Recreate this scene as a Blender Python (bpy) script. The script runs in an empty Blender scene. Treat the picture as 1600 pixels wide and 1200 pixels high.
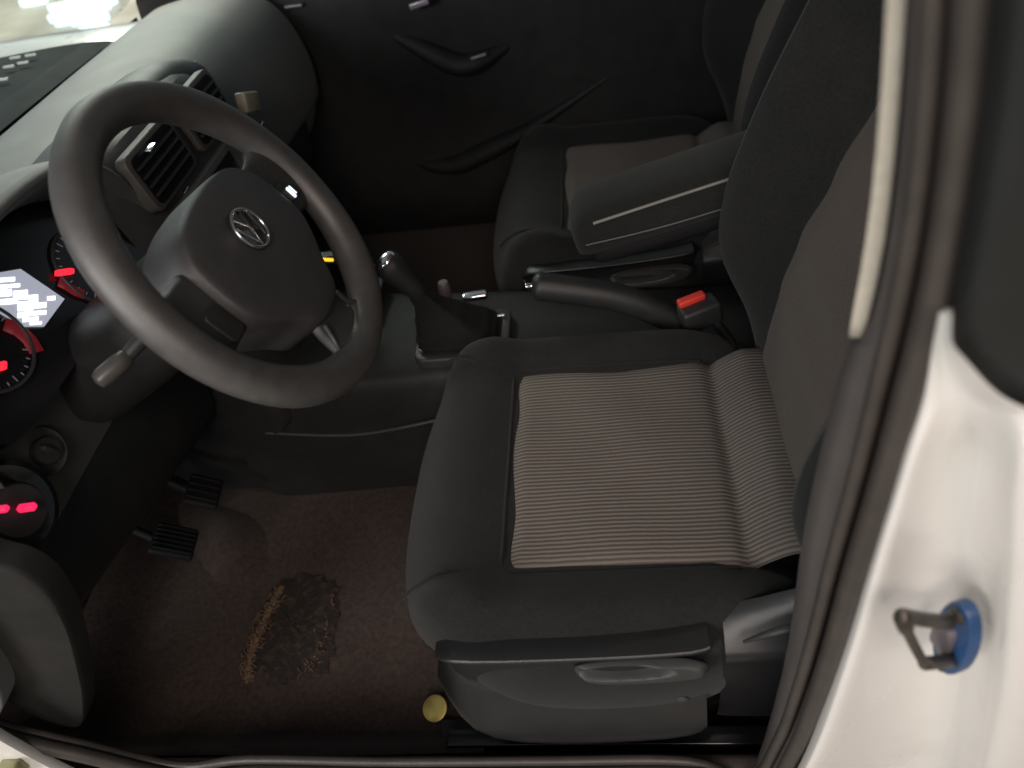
import bpy, bmesh, math, random
from math import radians as R, sin, cos, pi, sqrt
from mathutils import Vector, Matrix
random.seed(7)
S = bpy.context.scene
COL = S.collection

# ------------------------------------------------------------------ camera
# world axes: x = towards the rear of the car, y = across the car (away from the open door), z = up
F = 1209.0
MX = (0.98906451, 0.06916213, -0.13026125)
MY = (0.0482263, 0.68300494, 0.72881992)
MZ = (-0.13937581, 0.72713194, -0.67220051)
CAM = Vector((-0.00563276, -0.67253709, 1.37682905))
M = Matrix((MX, MY, MZ))
cd = bpy.data.cameras.new('camera')
cam = bpy.data.objects.new('camera', cd)
COL.objects.link(cam)
rot = Matrix(((MX[0], MX[1], -MX[2]), (MY[0], MY[1], -MY[2]), (MZ[0], MZ[1], -MZ[2])))
cam.matrix_world = Matrix.Translation(CAM) @ rot.to_4x4()
cd.sensor_width = 36.0
cd.lens = 36.0 * F / 1600.0
cd.clip_start = 0.02
cd.clip_end = 200.0
cd.dof.use_dof = True
cd.dof.focus_distance = 0.98
cd.dof.aperture_fstop = 3.6
S.camera = cam

# ------------------------------------------------------------------ world and light
w = bpy.data.worlds.new('World')
S.world = w
w.use_nodes = True
w.node_tree.nodes['Background'].inputs[0].default_value = (0.85, 0.92, 1.0, 1)
w.node_tree.nodes['Background'].inputs[1].default_value = 0.21


def area(name, loc, target, size, power, color, size_y=None):
    l = bpy.data.lights.new(name, 'AREA')
    l.energy = power
    l.color = color
    l.size = size
    if size_y:
        l.shape = 'RECTANGLE'
        l.size_y = size_y
    o = bpy.data.objects.new(name, l)
    COL.objects.link(o)
    o.location = loc
    o.rotation_euler = (Vector(target) - Vector(loc)).to_track_quat('-Z', 'Y').to_euler()
    return o


area('garage_light_warm', (0.3, -2.7, 2.9), (0.0, 0.0, 0.6), 1.5, 62, (1.0, 0.845, 0.74))
area('garage_light_cool', (-3.5, 4.1, 2.5), (-0.7, 0.4, 0.95), 2.4, 21, (0.84, 1.0, 0.98))
area('garage_light_front', (-1.9, -2.3, 1.9), (-0.6, -0.1, 0.9), 1.0, 56, (1.0, .98, .95))
area('fender_fill', (-1.9, 2.6, 2.3), (-1.25, 1.08, .94), .7, 4, (1.0, .96, .80)).data.spread = R(50)  # added fill lamp, narrow spread, only to brighten the fender
area('floor_fill', (-4.2, 5.4, 3.2), (-4.2, 5.4, 0), 1.5, 72, (1.0, .97, .82)).data.spread = R(110)  # added unseen fill lamp that brightens the floor outside the car

S.view_settings.view_transform = 'Standard'
S.view_settings.look = 'None'
S.view_settings.exposure = 0.0
S.view_settings.gamma = 1.0
S.render.engine = 'CYCLES'
S.cycles.use_denoising = True
S.cycles.max_bounces = 8


# ------------------------------------------------------------------ helpers
def ray(u, v):
    return M @ Vector((u - 800, 600 - v, F))


def P(u, v, x=None, y=None, z=None):
    """the point of the place seen at photo pixel (u, v) on a plane of known x, y or z"""
    d = ray(u, v)
    if x is not None:
        t = (x - CAM.x) / d.x
    elif y is not None:
        t = (y - CAM.y) / d.y
    else:
        t = (z - CAM.z) / d.z
    return CAM + d * t


def lerp(a, b, t):
    return a + (b - a) * t


def smooth(t):
    t = max(0.0, min(1.0, t))
    return t * t * (3 - 2 * t)


def interp(x, pts):
    if x <= pts[0][0]:
        return pts[0][1]
    for (a, b), (c, d) in zip(pts, pts[1:]):
        if x <= c:
            return lerp(b, d, smooth((x - a) / (c - a)) * .5 + (x - a) / (c - a) * .5)
    return pts[-1][1]


def origin(o):
    v = Vector((0, 0, 0))
    while o is not None:
        v += o.location
        o = o.parent
    return v


class MB:
    def __init__(s):
        s.v = []
        s.f = []

    def grid(s, rows, close_u=False, close_v=False, cap=False, cap_v=False):
        """rows of points; close_u joins last point of a row to its first, close_v last row to first"""
        b = len(s.v)
        nr, nc = len(rows), len(rows[0])
        for r in rows:
            s.v += [Vector(p) for p in r]
        for i in range(nr if close_v else nr - 1):
            for j in range(nc if close_u else nc - 1):
                a = b + i * nc + j
                c = b + i * nc + (j + 1) % nc
                d = b + ((i + 1) % nr) * nc + (j + 1) % nc
                e = b + ((i + 1) % nr) * nc + j
                s.f.append((a, c, d, e))
        if cap:
            s.f.append(tuple(b + j for j in range(nc))[::-1])
            s.f.append(tuple(b + (nr - 1) * nc + j for j in range(nc)))
        return s

    def tube(s, path, r, n=12, closed=False, flat=1.0):
        path = [Vector(p) for p in path]
        rows = []
        up = None
        N = len(path)
        for i, p in enumerate(path):
            a = path[(i - 1) % N] if (closed or i > 0) else p
            c = path[(i + 1) % N] if (closed or i < N - 1) else p
            t = (c - a).normalized()
            if up is None:
                up = Vector((0, 0, 1)) if abs(t.z) < .9 else Vector((1, 0, 0))
            e1 = t.cross(up).normalized()
            up = e1.cross(t).normalized()
            rr = r[i] if isinstance(r, (list, tuple)) else r
            rows.append([p + (e1 * cos(2 * pi * k / n) + up * sin(2 * pi * k / n) * flat) * rr for k in range(n)])
        s.grid(rows, close_u=True, close_v=closed, cap=not closed)
        return s

    def box(s, c, h, rotm=None, bev=0.0):
        """rounded box"""
        bm = bmesh.new()
        bmesh.ops.create_cube(bm, size=2)
        for vv in bm.verts:
            vv.co = Vector((vv.co.x * h[0], vv.co.y * h[1], vv.co.z * h[2]))
        if bev:
            bmesh.ops.bevel(bm, geom=bm.edges[:], offset=min(bev, min(h) * .95), segments=3, profile=.5, affect='EDGES')
        s.bm(bm, c, rotm)
        return s

    def bm(s, bm, c=(0, 0, 0), rotm=None):
        b = len(s.v)
        bm.verts.index_update()
        for vv in bm.verts:
            q = vv.co.copy()
            if rotm is not None:
                q = rotm @ q
            s.v.append(q + Vector(c))
        for ff in bm.faces:
            s.f.append(tuple(b + vv.index for vv in ff.verts))
        bm.free()

    def prism(s, poly, o, e1, e2, e3, h0, h1, bev=0.0, seg=3):
        """2-D polygon in the frame (o; e1, e2) pushed along e3 from h0 to h1, edges bevelled"""
        bm = bmesh.new()
        a = [bm.verts.new((p[0], p[1], h0)) for p in poly]
        c = [bm.verts.new((p[0], p[1], h1)) for p in poly]
        n = len(poly)
        bm.faces.new(a[::-1])
        bm.faces.new(c)
        for i in range(n):
            bm.faces.new((a[i], a[(i + 1) % n], c[(i + 1) % n], c[i]))
        bmesh.ops.recalc_face_normals(bm, faces=bm.faces[:])
        if bev:
            ed = [e for e in bm.edges if abs(e.verts[0].co.z - h1) < 1e-6 and abs(e.verts[1].co.z - h1) < 1e-6]
            bmesh.ops.bevel(bm, geom=ed, offset=bev, segments=seg, profile=.5, affect='EDGES', clamp_overlap=True)
        rm = Matrix((e1, e2, e3)).transposed()
        s.bm(bm, o, rm)
        return s

    def lathe(s, prof, o, axis, n=24):
        axis = Vector(axis).normalized()
        a = axis.orthogonal().normalized()
        c = axis.cross(a)
        rows = [[Vector(o) + axis * h + (a * cos(2 * pi * k / n) + c * sin(2 * pi * k / n)) * max(r, 1e-5) for k in range(n)] for r, h in prof]
        s.grid(rows, close_u=True, cap=True)
        return s

    def make(s, name, mat, parent=None, sub=0, flat=False, weld=True):
        me = bpy.data.meshes.new(name)
        off = origin(parent)
        me.from_pydata([tuple(p - off) for p in s.v], [], s.f)
        bm = bmesh.new()
        bm.from_mesh(me)
        if weld:
            bmesh.ops.remove_doubles(bm, verts=bm.verts[:], dist=1e-6)
        bmesh.ops.recalc_face_normals(bm, faces=bm.faces[:])
        bm.to_mesh(me)
        bm.free()
        me.materials.append(mat)
        o = bpy.data.objects.new(name, me)
        COL.objects.link(o)
        o.parent = parent
        if not flat:
            me.shade_smooth()
            try:
                me.set_sharp_from_angle(angle=R(50))
            except Exception:
                pass
        if sub:
            m = o.modifiers.new('subdivision', 'SUBSURF')
            m.levels = sub
            m.render_levels = sub
        return o


def tag(o, label, cat, group=None):
    o['label'] = label
    o['category'] = cat
    if group:
        o['group'] = group
    return o


def thing(name, label, cat, loc, group=None):
    o = bpy.data.objects.new(name, None)
    COL.objects.link(o)
    o.location = loc
    o.empty_display_size = .05
    return tag(o, label, cat, group)


def bez(pts, n=8, closed=False):
    """Catmull-Rom through 3-D points"""
    pts = [Vector(p) for p in pts]
    out = []
    N = len(pts)
    rng = N if closed else N - 1
    for i in range(rng):
        p0 = pts[(i - 1) % N] if (closed or i > 0) else pts[0]
        p1 = pts[i]
        p2 = pts[(i + 1) % N]
        p3 = pts[(i + 2) % N] if (closed or i + 2 < N) else pts[-1]
        for k in range(n):
            t = k / n
            out.append(.5 * ((2 * p1) + (p2 - p0) * t + (2 * p0 - 5 * p1 + 4 * p2 - p3) * t * t + (3 * p1 - p0 - 3 * p2 + p3) * t ** 3))
    if not closed:
        out.append(pts[-1])
    return out


def rpoly(w_, h_, r, n=5, cx=0, cy=0):
    out = []
    for (sx, sy, a0) in ((1, 1, 0), (-1, 1, 90), (-1, -1, 180), (1, -1, 270)):
        for k in range(n + 1):
            a = R(a0 + 90 * k / n)
            out.append((cx + sx * (w_ - r) + r * cos(a), cy + sy * (h_ - r) + r * sin(a)))
    return out


# ------------------------------------------------------------------ materials
def mat(name, col, rough=.6, var=.15, scale=40, bump=.0, bscale=300, metal=0, spec=.5, coat=0, sheen=0, col2=None, thresh=None, dust=0):
    m = bpy.data.materials.new(name)
    m.use_nodes = True
    n = m.node_tree.nodes
    L = m.node_tree.links
    b = n['Principled BSDF']
    b.inputs['Roughness'].default_value = rough
    b.inputs['Metallic'].default_value = metal
    b.inputs['Specular IOR Level'].default_value = spec
    b.inputs['Coat Weight'].default_value = coat
    b.inputs['Coat Roughness'].default_value = .08
    b.inputs['Sheen Weight'].default_value = sheen
    tc = n.new('ShaderNodeTexCoord')
    nz = n.new('ShaderNodeTexNoise')
    nz.inputs['Scale'].default_value = scale
    nz.inputs['Detail'].default_value = 6
    L.new(tc.outputs['Object'], nz.inputs['Vector'])
    cr = n.new('ShaderNodeValToRGB')
    c2 = col2 or tuple(c * (1 + var) for c in col)
    c1 = col if col2 else tuple(c * (1 - var) for c in col)
    lo, hi = thresh or (.3, .7)
    cr.color_ramp.elements[0].position = lo
    cr.color_ramp.elements[1].position = hi
    cr.color_ramp.elements[0].color = (*c1, 1)
    cr.color_ramp.elements[1].color = (*c2, 1)
    L.new(nz.outputs['Fac'], cr.inputs['Fac'])
    src = cr.outputs['Color']
    if dust:
        n2 = n.new('ShaderNodeTexNoise')
        n2.inputs['Scale'].default_value = 9
        n2.inputs['Detail'].default_value = 8
        n2.inputs['Roughness'].default_value = .7
        L.new(tc.outputs['Object'], n2.inputs['Vector'])
        r2 = n.new('ShaderNodeValToRGB')
        r2.color_ramp.elements[0].position = .5
        r2.color_ramp.elements[1].position = .8
        mx = n.new('ShaderNodeMix')
        mx.data_type = 'RGBA'
        mu = n.new('ShaderNodeMath')
        mu.operation = 'MULTIPLY'
        mu.inputs[1].default_value = dust
        L.new(n2.outputs['Fac'], r2.inputs['Fac'])
        L.new(r2.outputs['Color'], mu.inputs[0])
        L.new(mu.outputs[0], mx.inputs[0])
        L.new(src, mx.inputs[6])
        mx.inputs[7].default_value = (.16, .145, .12, 1)
        src = mx.outputs[2]
    L.new(src, b.inputs['Base Color'])
    # roughness wear
    n3 = n.new('ShaderNodeTexNoise')
    n3.inputs['Scale'].default_value = 14
    n3.inputs['Detail'].default_value = 5
    L.new(tc.outputs['Object'], n3.inputs['Vector'])
    mr = n.new('ShaderNodeMapRange')
    mr.inputs['To Min'].default_value = max(0, rough - .09)
    mr.inputs['To Max'].default_value = min(1, rough + .09)
    L.new(n3.outputs['Fac'], mr.inputs['Value'])
    L.new(mr.outputs['Result'], b.inputs['Roughness'])
    if bump:
        n4 = n.new('ShaderNodeTexNoise')
        n4.inputs['Scale'].default_value = bscale
        n4.inputs['Detail'].default_value = 3
        L.new(tc.outputs['Object'], n4.inputs['Vector'])
        bp = n.new('ShaderNodeBump')
        bp.inputs['Strength'].default_value = bump
        bp.inputs['Distance'].default_value = .002
        L.new(n4.outputs['Fac'], bp.inputs['Height'])
        L.new(bp.outputs['Normal'], b.inputs['Normal'])
    return m


def emit(name, col, strength):
    m = bpy.data.materials.new(name)
    m.use_nodes = True
    n = m.node_tree.nodes
    b = n['Principled BSDF']
    b.inputs['Base Color'].default_value = (*[c * .2 for c in col], 1)
    b.inputs['Emission Color'].default_value = (*col, 1)
    b.inputs['Emission Strength'].default_value = strength
    return m


def ribbed(name, col_hi, col_lo, pitch, rough=.85):
    """woven fabric with ribs along x, repeated every pitch metres in y"""
    m = bpy.data.materials.new(name)
    m.use_nodes = True
    n = m.node_tree.nodes
    L = m.node_tree.links
    b = n['Principled BSDF']
    b.inputs['Roughness'].default_value = rough
    b.inputs['Sheen Weight'].default_value = .1
    b.inputs['Specular IOR Level'].default_value = .2
    tc = n.new('ShaderNodeTexCoord')
    sp = n.new('ShaderNodeSeparateXYZ')
    L.new(tc.outputs['Object'], sp.inputs[0])
    nz = n.new('ShaderNodeTexNoise')
    nz.inputs['Scale'].default_value = 55
    nz.inputs['Detail'].default_value = 3
    L.new(tc.outputs['Object'], nz.inputs['Vector'])
    ms = n.new('ShaderNodeMath')
    ms.operation = 'MULTIPLY_ADD'
    ms.inputs[1].default_value = .0016
    L.new(nz.outputs['Fac'], ms.inputs[0])
    L.new(sp.outputs['Y'], ms.inputs[2])
    mu = n.new('ShaderNodeMath')
    mu.operation = 'MULTIPLY'
    mu.inputs[1].default_value = 2 * pi / pitch
    L.new(ms.outputs[0], mu.inputs[0])
    si = n.new('ShaderNodeMath')
    si.operation = 'SINE'
    L.new(mu.outputs[0], si.inputs[0])
    mr = n.new('ShaderNodeMapRange')
    mr.inputs['From Min'].default_value = -1
    mr.inputs['From Max'].default_value = 1
    L.new(si.outputs[0], mr.inputs['Value'])
    n2 = n.new('ShaderNodeTexNoise')
    n2.inputs['Scale'].default_value = 700
    n2.inputs['Detail'].default_value = 2
    L.new(tc.outputs['Object'], n2.inputs['Vector'])
    ad = n.new('ShaderNodeMath')
    ad.operation = 'MULTIPLY_ADD'
    ad.inputs[1].default_value = .5
    L.new(n2.outputs['Fac'], ad.inputs[0])
    L.new(mr.outputs['Result'], ad.inputs[2])
    cr = n.new('ShaderNodeValToRGB')
    cr.color_ramp.elements[0].position = .3
    cr.color_ramp.elements[1].position = 1.0
    cr.color_ramp.elements[0].color = (*col_lo, 1)
    cr.color_ramp.elements[1].color = (*col_hi, 1)
    L.new(ad.outputs[0], cr.inputs['Fac'])
    n5 = n.new('ShaderNodeTexNoise')
    n5.inputs['Scale'].default_value = 7
    n5.inputs['Detail'].default_value = 5
    L.new(tc.outputs['Object'], n5.inputs['Vector'])
    m5 = n.new('ShaderNodeMapRange')
    m5.inputs['To Min'].default_value = .78
    m5.inputs['To Max'].default_value = 1.2
    L.new(n5.outputs['Fac'], m5.inputs['Value'])
    mx = n.new('ShaderNodeVectorMath')
    mx.operation = 'SCALE'
    L.new(cr.outputs['Color'], mx.inputs[0])
    L.new(m5.outputs['Result'], mx.inputs['Scale'])
    L.new(mx.outputs[0], b.inputs['Base Color'])
    bp = n.new('ShaderNodeBump')
    bp.inputs['Strength'].default_value = .8
    bp.inputs['Distance'].default_value = .0012
    L.new(ad.outputs[0], bp.inputs['Height'])
    L.new(bp.outputs['Normal'], b.inputs['Normal'])
    return m


def glass_sheet(name, tint, refl=.06):
    m = bpy.data.materials.new(name)
    m.use_nodes = True
    n = m.node_tree.nodes
    L = m.node_tree.links
    for x in list(n):
        n.remove(x)
    out = n.new('ShaderNodeOutputMaterial')
    tr = n.new('ShaderNodeBsdfTransparent')
    tr.inputs[0].default_value = (*tint, 1)
    gl = n.new('ShaderNodeBsdfGlossy')
    gl.inputs['Roughness'].default_value = .02
    mx = n.new('ShaderNodeMixShader')
    fr = n.new('ShaderNodeLayerWeight')
    fr.inputs['Blend'].default_value = .5
    pw = n.new('ShaderNodeMath')
    pw.operation = 'POWER'
    pw.inputs[1].default_value = 4.5
    ma = n.new('ShaderNodeMath')
    ma.operation = 'MULTIPLY_ADD'
    ma.inputs[1].default_value = .8
    ma.inputs[2].default_value = .045
    L.new(fr.outputs['Facing'], pw.inputs[0])
    L.new(pw.outputs[0], ma.inputs[0])
    L.new(ma.outputs[0], mx.inputs[0])
    L.new(tr.outputs[0], mx.inputs[1])
    L.new(gl.outputs[0], mx.inputs[2])
    L.new(mx.outputs[0], out.inputs[0])
    return m


BLK = mat('black_seat_fabric', (.0110, .0116, .0118), .9, .25, 260, .5, 900, spec=.25, sheen=.08, dust=.05)
GRY = mat('grey_brown_fabric', (.074, .059, .050), .9, .2, 420, .5, 900, spec=.2, sheen=.08)
RIB = ribbed('ribbed_grey_fabric', (.158, .134, .120), (.074, .061, .054), .0060)
PLA = mat('black_plastic', (.020, .021, .022), .42, .15, 30, .25, 1400, dust=.06)
DRK = mat('matt_black_plastic', (.010, .010, .011), .65, .15, 30, .2, 1200, spec=.3)
SHD = mat('shield_plastic', (.0125, .0125, .0135), .33, .12, 30, .2, 1400, dust=.04, spec=.6)
PLG = mat('dark_grey_plastic', (.034, .035, .035), .45, .12, 30, .25, 1400, dust=.1)
DASH = mat('dash_plastic', (.036, .039, .038), .5, .12, 18, .3, 1200, dust=.10, spec=.8, sheen=.2)
GLO = mat('glossy_black', (.010, .010, .012), .16, .1, 10)
LEA = mat('wheel_leather', (.060, .057, .056), .44, .15, 60, .25, 900, spec=.9)
RUB = mat('black_rubber', (.045, .038, .034), .45, .15, 40, .2, 500)
WHT = mat('white_car_paint', (.74, .72, .69), .30, .03, 6, coat=.6, dust=.16)
BELT = mat('belt_webbing', (.52, .48, .40), .8, .08, 160, .4, 900)
CHR = mat('chrome', (.75, .75, .76), .14, .05, 40, metal=1)
STL = mat('dark_steel', (.10, .088, .075), .42, .3, 60, metal=.7, bump=.2)
BLU = mat('blue_plastic', (.022, .066, .17), .4, .25, 30)
CRP = mat('brown_carpet', (.028, .018, .0145), .98, .4, 500, 1.0, 900, spec=.1, sheen=.15)
MATM = mat('brown_floor_mat', (.040, .027, .0225), .95, .35, 140, .9, 700, spec=.12, sheen=.15, dust=.10)
WORN = mat('worn_foam', (.015, .011, .0095), .98, .5, 90, 1.0, 260, col2=(.06, .038, .027), thresh=(.45, .8))
FRAY = mat('frayed_jute', (.075, .044, .026), .95, .4, 200, .8, 500, col2=(.17, .11, .07))
GOLD = mat('brass_disc', (.55, .42, .13), .3, .2, 60, metal=.9)
SIL = mat('silver_paint', (.32, .33, .34), .32, .06, 30, metal=.6)
GRD = mat('pale_concrete', (.42, .40, .35), .8, .2, 3, .3, 60)
GREYP = mat('grey_stack_plastic', (.075, .072, .068), .45, .12, 30, .3, 900, dust=.1)
E_W = emit('display_white', (.93, .96, 1.0), 2.6)
E_D = emit('display_pale', (.62, .65, .78), .55)
E_D2 = emit('tick_light', (.6, .62, .66), .10)
E_R = emit('red_light', (1.0, .02, .04), 1.6)
E_RD = emit('red_arc', (.5, .03, .05), .16)
E_O = emit('amber_light', (1.0, .55, .02), 1.5)
E_B = emit('white_button_glint', (.80, .88, 1.0), 1.3)
REDP = mat('red_plastic', (.62, .045, .03), .4, .1, 30)
GLS = glass_sheet('windscreen_glass', (.86, .93, .92))
ORG = mat('orange_brown_plastic', (.22, .10, .04), .4, .2, 30)

# ------------------------------------------------------------------ ground and car body
g = MB()
g.grid([[(-12, -10, 0), (12, -10, 0)], [(-12, 12, 0), (12, 12, 0)]])
o = g.make('ground', GRD)
o['kind'] = 'structure'

body = thing('car_body', 'white car body around the open driver door with black seals and pillar trim', 'car', (0, 0, .3))


# white B-pillar jamb: columns of (photo pixel, distance across the car)
def jamb_rows():
    rows = []
    left = [(480, 1462), (505, 1456), (534, 1450), (546, 1446), (562, 1442), (590, 1435), (618, 1427), (640, 1421), (700, 1404), (760, 1388), (830, 1366), (900, 1345), (960, 1329), (1020, 1311), (1100, 1284), (1160, 1262), (1210, 1238), (1270, 1200), (1330, 1150)]
    top = [(480, 1483), (505, 1484), (534, 1482), (546, 1491), (562, 1507), (590, 1532), (618, 1560), (634, 1584), (640, 1606)]
    full = [(0, -.352), (14, -.362), (30, -.366), (62, -.356), (100, -.352), (140, -.356), (None, None)]
    for v, l in left:
        if v <= 640:
            r = interp(v, top)
            n = 11
            row = []
            for k in range(n):
                t = k / (n - 1)
                yy = interp(t, [(0, -.352), (.15, -.363), (.35, -.360), (.65, -.364), (.85, -.380), (1, -.392)])
                row.append(P(lerp(l, r, t) + 4, v, y=yy))
            row.append(P(r + 5, v, y=-.345))
        else:
            rid = interp(v, [(640, 1592), (760, 1568), (900, 1566), (1050, 1558), (1200, 1530), (1330, 1480)])
            cols = [l + 4, l + 16, l + 34, lerp(l, rid, .35), lerp(l, rid, .6), lerp(l, rid, .8), rid - 14, rid, rid + 30, rid + 90, rid + 210]
            ys = [-.352, -.366, -.368, -.350, -.344, -.350, -.372, -.394, -.402, -.404, -.396]
            row = [P(c, v, y=q) for c, q in zip(cols, ys)]
            row.append(P(cols[-1] + 60, v, y=-.385))
        rows.append(row)
    return rows


jr = jamb_rows()
jr = [[P(lerp(1464, 1484, k / 10), 479, y=-.335) for k in range(12)], [P(lerp(1464, 1487, k / 10), 480, y=-.350) for k in range(12)]] + jr
MB().grid(jr).make('pillar_panel', WHT, body, sub=2)

# black upper pillar cover and dark quarter glass at the right edge
rows = []
for v, l in [(-80, 1556), (100, 1545), (300, 1515), (440, 1492), (500, 1482), (545, 1482), (600, 1530), (640, 1590), (700, 1660)]:
    rows.append([P(l + d, v, y=q) for d, q in ((0, -.366), (25, -.376), (60, -.382), (140, -.386), (260, -.386))])
o = MB().grid(rows).make('pillar_cover', mat('dark_pillar_cover', (.016, .0175, .0175), .34, .1, 20, spec=.3), body, sub=1)
m = o.modifiers.new('thickness', 'SOLIDIFY')
m.thickness = .006

# pillar trim : dark strip between belt and seal, wide below the belt slot
rows = []
inner = [(-80, 1416), (100, 1410), (250, 1398), (400, 1379), (518, 1350), (524, 1326), (620, 1300), (760, 1266), (870, 1246), (1000, 1234), (1100, 1208), (1200, 1180), (1300, 1130)]
outer = [(-80, 1535), (100, 1525), (300, 1492), (440, 1468), (520, 1452), (620, 1424), (760, 1388), (900, 1344), (1000, 1316), (1100, 1284), (1200, 1240), (1300, 1180)]
for v, l in inner:
    r = interp(v, outer) + 6
    row = [P(l + 3, v, y=-.27)]
    for k in range(9):
        t = k / 8
        yy = interp(t, [(0, -.304), (.12, -.318), (.35, -.326), (.5, -.330), (.7, -.338), (1, -.344)])
        row.append(P(lerp(l, r, t), v, y=yy))
    rows.append(row)
o = MB().grid(rows).make('pillar_trim', mat('pillar_trim_plastic', (.072, .064, .061), .46, .12, 25, .25, 900), body, sub=1)

# rubber door seal along the opening
seal_px = [(1532, -120, -.352), (1520, 60, -.352), (1500, 240, -.352), (1474, 400, -.352), (1446, 520, -.352), (1418, 620, -.352), (1378, 760, -.352), (1334, 900, -.352), (1302, 1010, -.350), (1272, 1100, -.346), (1238, 1180, -.342), (1190, 1240, -.336)]
path = [P(u, v, y=q) for u, v, q in seal_px]
path += [Vector((.06, -.325, .435)), Vector((-.1, -.322, .43)), Vector((-.3, -.322, .43)), Vector((-.47, -.322, .44)), P(290, 1215, y=-.325), P(130, 1180, y=-.33), P(0, 1148, y=-.335), P(-120, 1090, y=-.34)]
path = bez(path, 6)
MB().tube(path, .0085, 10).make('door_seal', RUB, body)
MB().tube([p + Vector((-.012, .012, .006)) for p in path], .006, 8).make('seal_lip', RUB, body)

# sill trim inside the opening
rows = []
for x in [-.85, -.7, -.55, -.4, -.2, 0, .1, .16, .22]:
    rows.append([(x, y, z) for y, z in ((-.345, .36), (-.335, .405), (-.318, .412), (-.297, .410), (-.286, .400), (-.282, .36), (-.281, .32))])
MB().grid(rows).make('sill_trim', mat('sill_plastic', (.11, .09, .078), .42, .12, 25, .2, 900, dust=.3), body, sub=1)

# white hinge pillar at the lower left corner
rows = []
for (u, v) in [(-160, 1040), (-60, 1100), (20, 1150), (90, 1188), (170, 1225), (260, 1260)]:
    rows.append([P(u, v, y=-.338), P(u - 8, v + 14, y=-.352), P(u - 20, v + 34, y=-.358), P(u - 40, v + 80, y=-.352), P(u - 70, v + 170, y=-.35)])
MB().grid(rows).make('hinge_pillar_panel', WHT, body, sub=1)
MB().box(P(20, 1202, y=-.362), (.012, .008, .012), bev=.004).make('door_hinge', mat('greenish_metal', (.30, .29, .16), .4, .25, 40, metal=.3), body)

# striker on the jamb
sc_ = P(1490, 998, y=-.378)
e3 = Vector((-.955, -.29, -.05)).normalized()
e1 = Vector((0, 0, 1)).cross(e3).normalized()
e2 = e3.cross(e1)
st = MB()
st.prism([(a * .0165, b * .045) for a, b in [(cos(k * pi / 12), sin(k * pi / 12)) for k in range(24)]], sc_, e1, e2, e3, -.006, .003, .002)
plate = st.make('striker', BLU, body)
plate['label'] = 'blue striker base with dark wire loop'
for b_ in (-.034, .034):
    MB().lathe([(.0065, 0), (.0065, .002), (.004, .003), (.001, .003)], sc_ + e2 * b_ + e3 * .004, e3, 6).make('bolt', STL, plate)
bt = MB()
bt.prism([(a * .0085, b * .016) for a, b in rpoly(1, 1, .4)], sc_ + e3 * .003 + e1 * -.004, e1, e2, e3, 0, .006, .002)
bt.make('latch_boss', mat('grey_boss', (.13, .115, .13), .45, .15, 50), plate)
top_in, top_out = P(1482, 972, y=-.382), P(1408, 962, y=-.402)
bot_out, bot_in = P(1440, 1037, y=-.402), P(1506, 1030, y=-.380)
lp = bez([top_in, lerp(top_in, top_out, .5) + Vector((0, 0, -.001)), lerp(top_in, top_out, .86), top_out + Vector((.001, 0, -.003)), lerp(top_out, bot_out, .5), bot_out + Vector((0, 0, .004)), lerp(bot_out, bot_in, .12), lerp(bot_out, bot_in, .5), bot_in], 6)
MB().tube(lp, [.0052 if i < 22 else .0036 if i < 34 else .0050 for i in range(len(lp))], 10).make('striker_loop', STL, plate)

# roof, windscreen, cowl, bonnet
rows = []
for x in [-.42, -.2, .1, .5, 1.0]:
    rows.append([(x, y, 1.43 + .03 * (1 - ((y - .36) / .75) ** 2)) for y in (-.34, -.1, .1, .36, .6, .9, 1.06)])
o = MB().grid(rows).make('roof', WHT, body, sub=1)  # unseen roof, put in and set low to block light into the cabin
m = o.modifiers.new('thickness', 'SOLIDIFY')
m.thickness = .03
rows = []
for t in (0, .25, .5, .75, 1):
    rows.append([(lerp(-1.0, -.42, t) - .05 * (1 - ((y - .36) / .75) ** 2), y, lerp(.945, 1.42, t) + .015 * sin(pi * t)) for y in (-.36, -.1, .12, .36, .6, .9, 1.08)])
o = MB().grid(rows).make('windscreen', GLS, body, sub=1)
rows = []
for x, z in ((-.95, .940), (-1.0, .946), (-1.10, .944), (-1.2, .938), (-1.3, .93), (-1.36, .915)):
    rows.append([(x - .03 * (1 - ((y - .36) / .75) ** 2), y, z) for y in (-.42, 0, .36, .7, .84, .88, .905, .91)])
MB().grid(rows).make('cowl_panel', mat('cowl_plastic', (.022, .03, .034), .8, .1, 20, spec=.15), body, sub=1)
for k, (u, v) in enumerate([(24, 90), (48, 86), (14, 104), (4, 124), (36, 98)]):
    p = P(u, v, z=.952)  # small pale bars painted in as glints of light on the cowl
    MB().box(p, (.012, .003, .0022), bev=.0015).make('cowl_glint', mat('pale_glint', (.75, .75, .74), .3, .05) if k == 0 else bpy.data.materials['pale_glint'], body)
rows = []
for x in [-.80, -.9, -1.0, -1.1, -1.2, -1.3, -1.45, -1.7, -2.0]:
    rows.append([(x, y, z - .02 * max(0, -x - 1.2)) for y, z in ((.912, .90), (.918, .94), (1.0, .945), (1.1, .925), (1.2, .87), (1.24, .75), (1.25, .5))])
MB().grid(rows).make('fender', WHT, body, sub=1)
rows = []
for x, z in [(-1.345, .88), (-1.36, .92), (-1.4, .93), (-1.6, .91), (-2.0, .84), (-2.2, .7)]:
    rows.append([(x - .05 * (1 - ((y - .36) / .75) ** 2), y, z) for y in (-.45, -.2, .1, .36, .6, .8, .925)])
MB().grid(rows).make('bonnet', WHT, body, sub=1)

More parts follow.
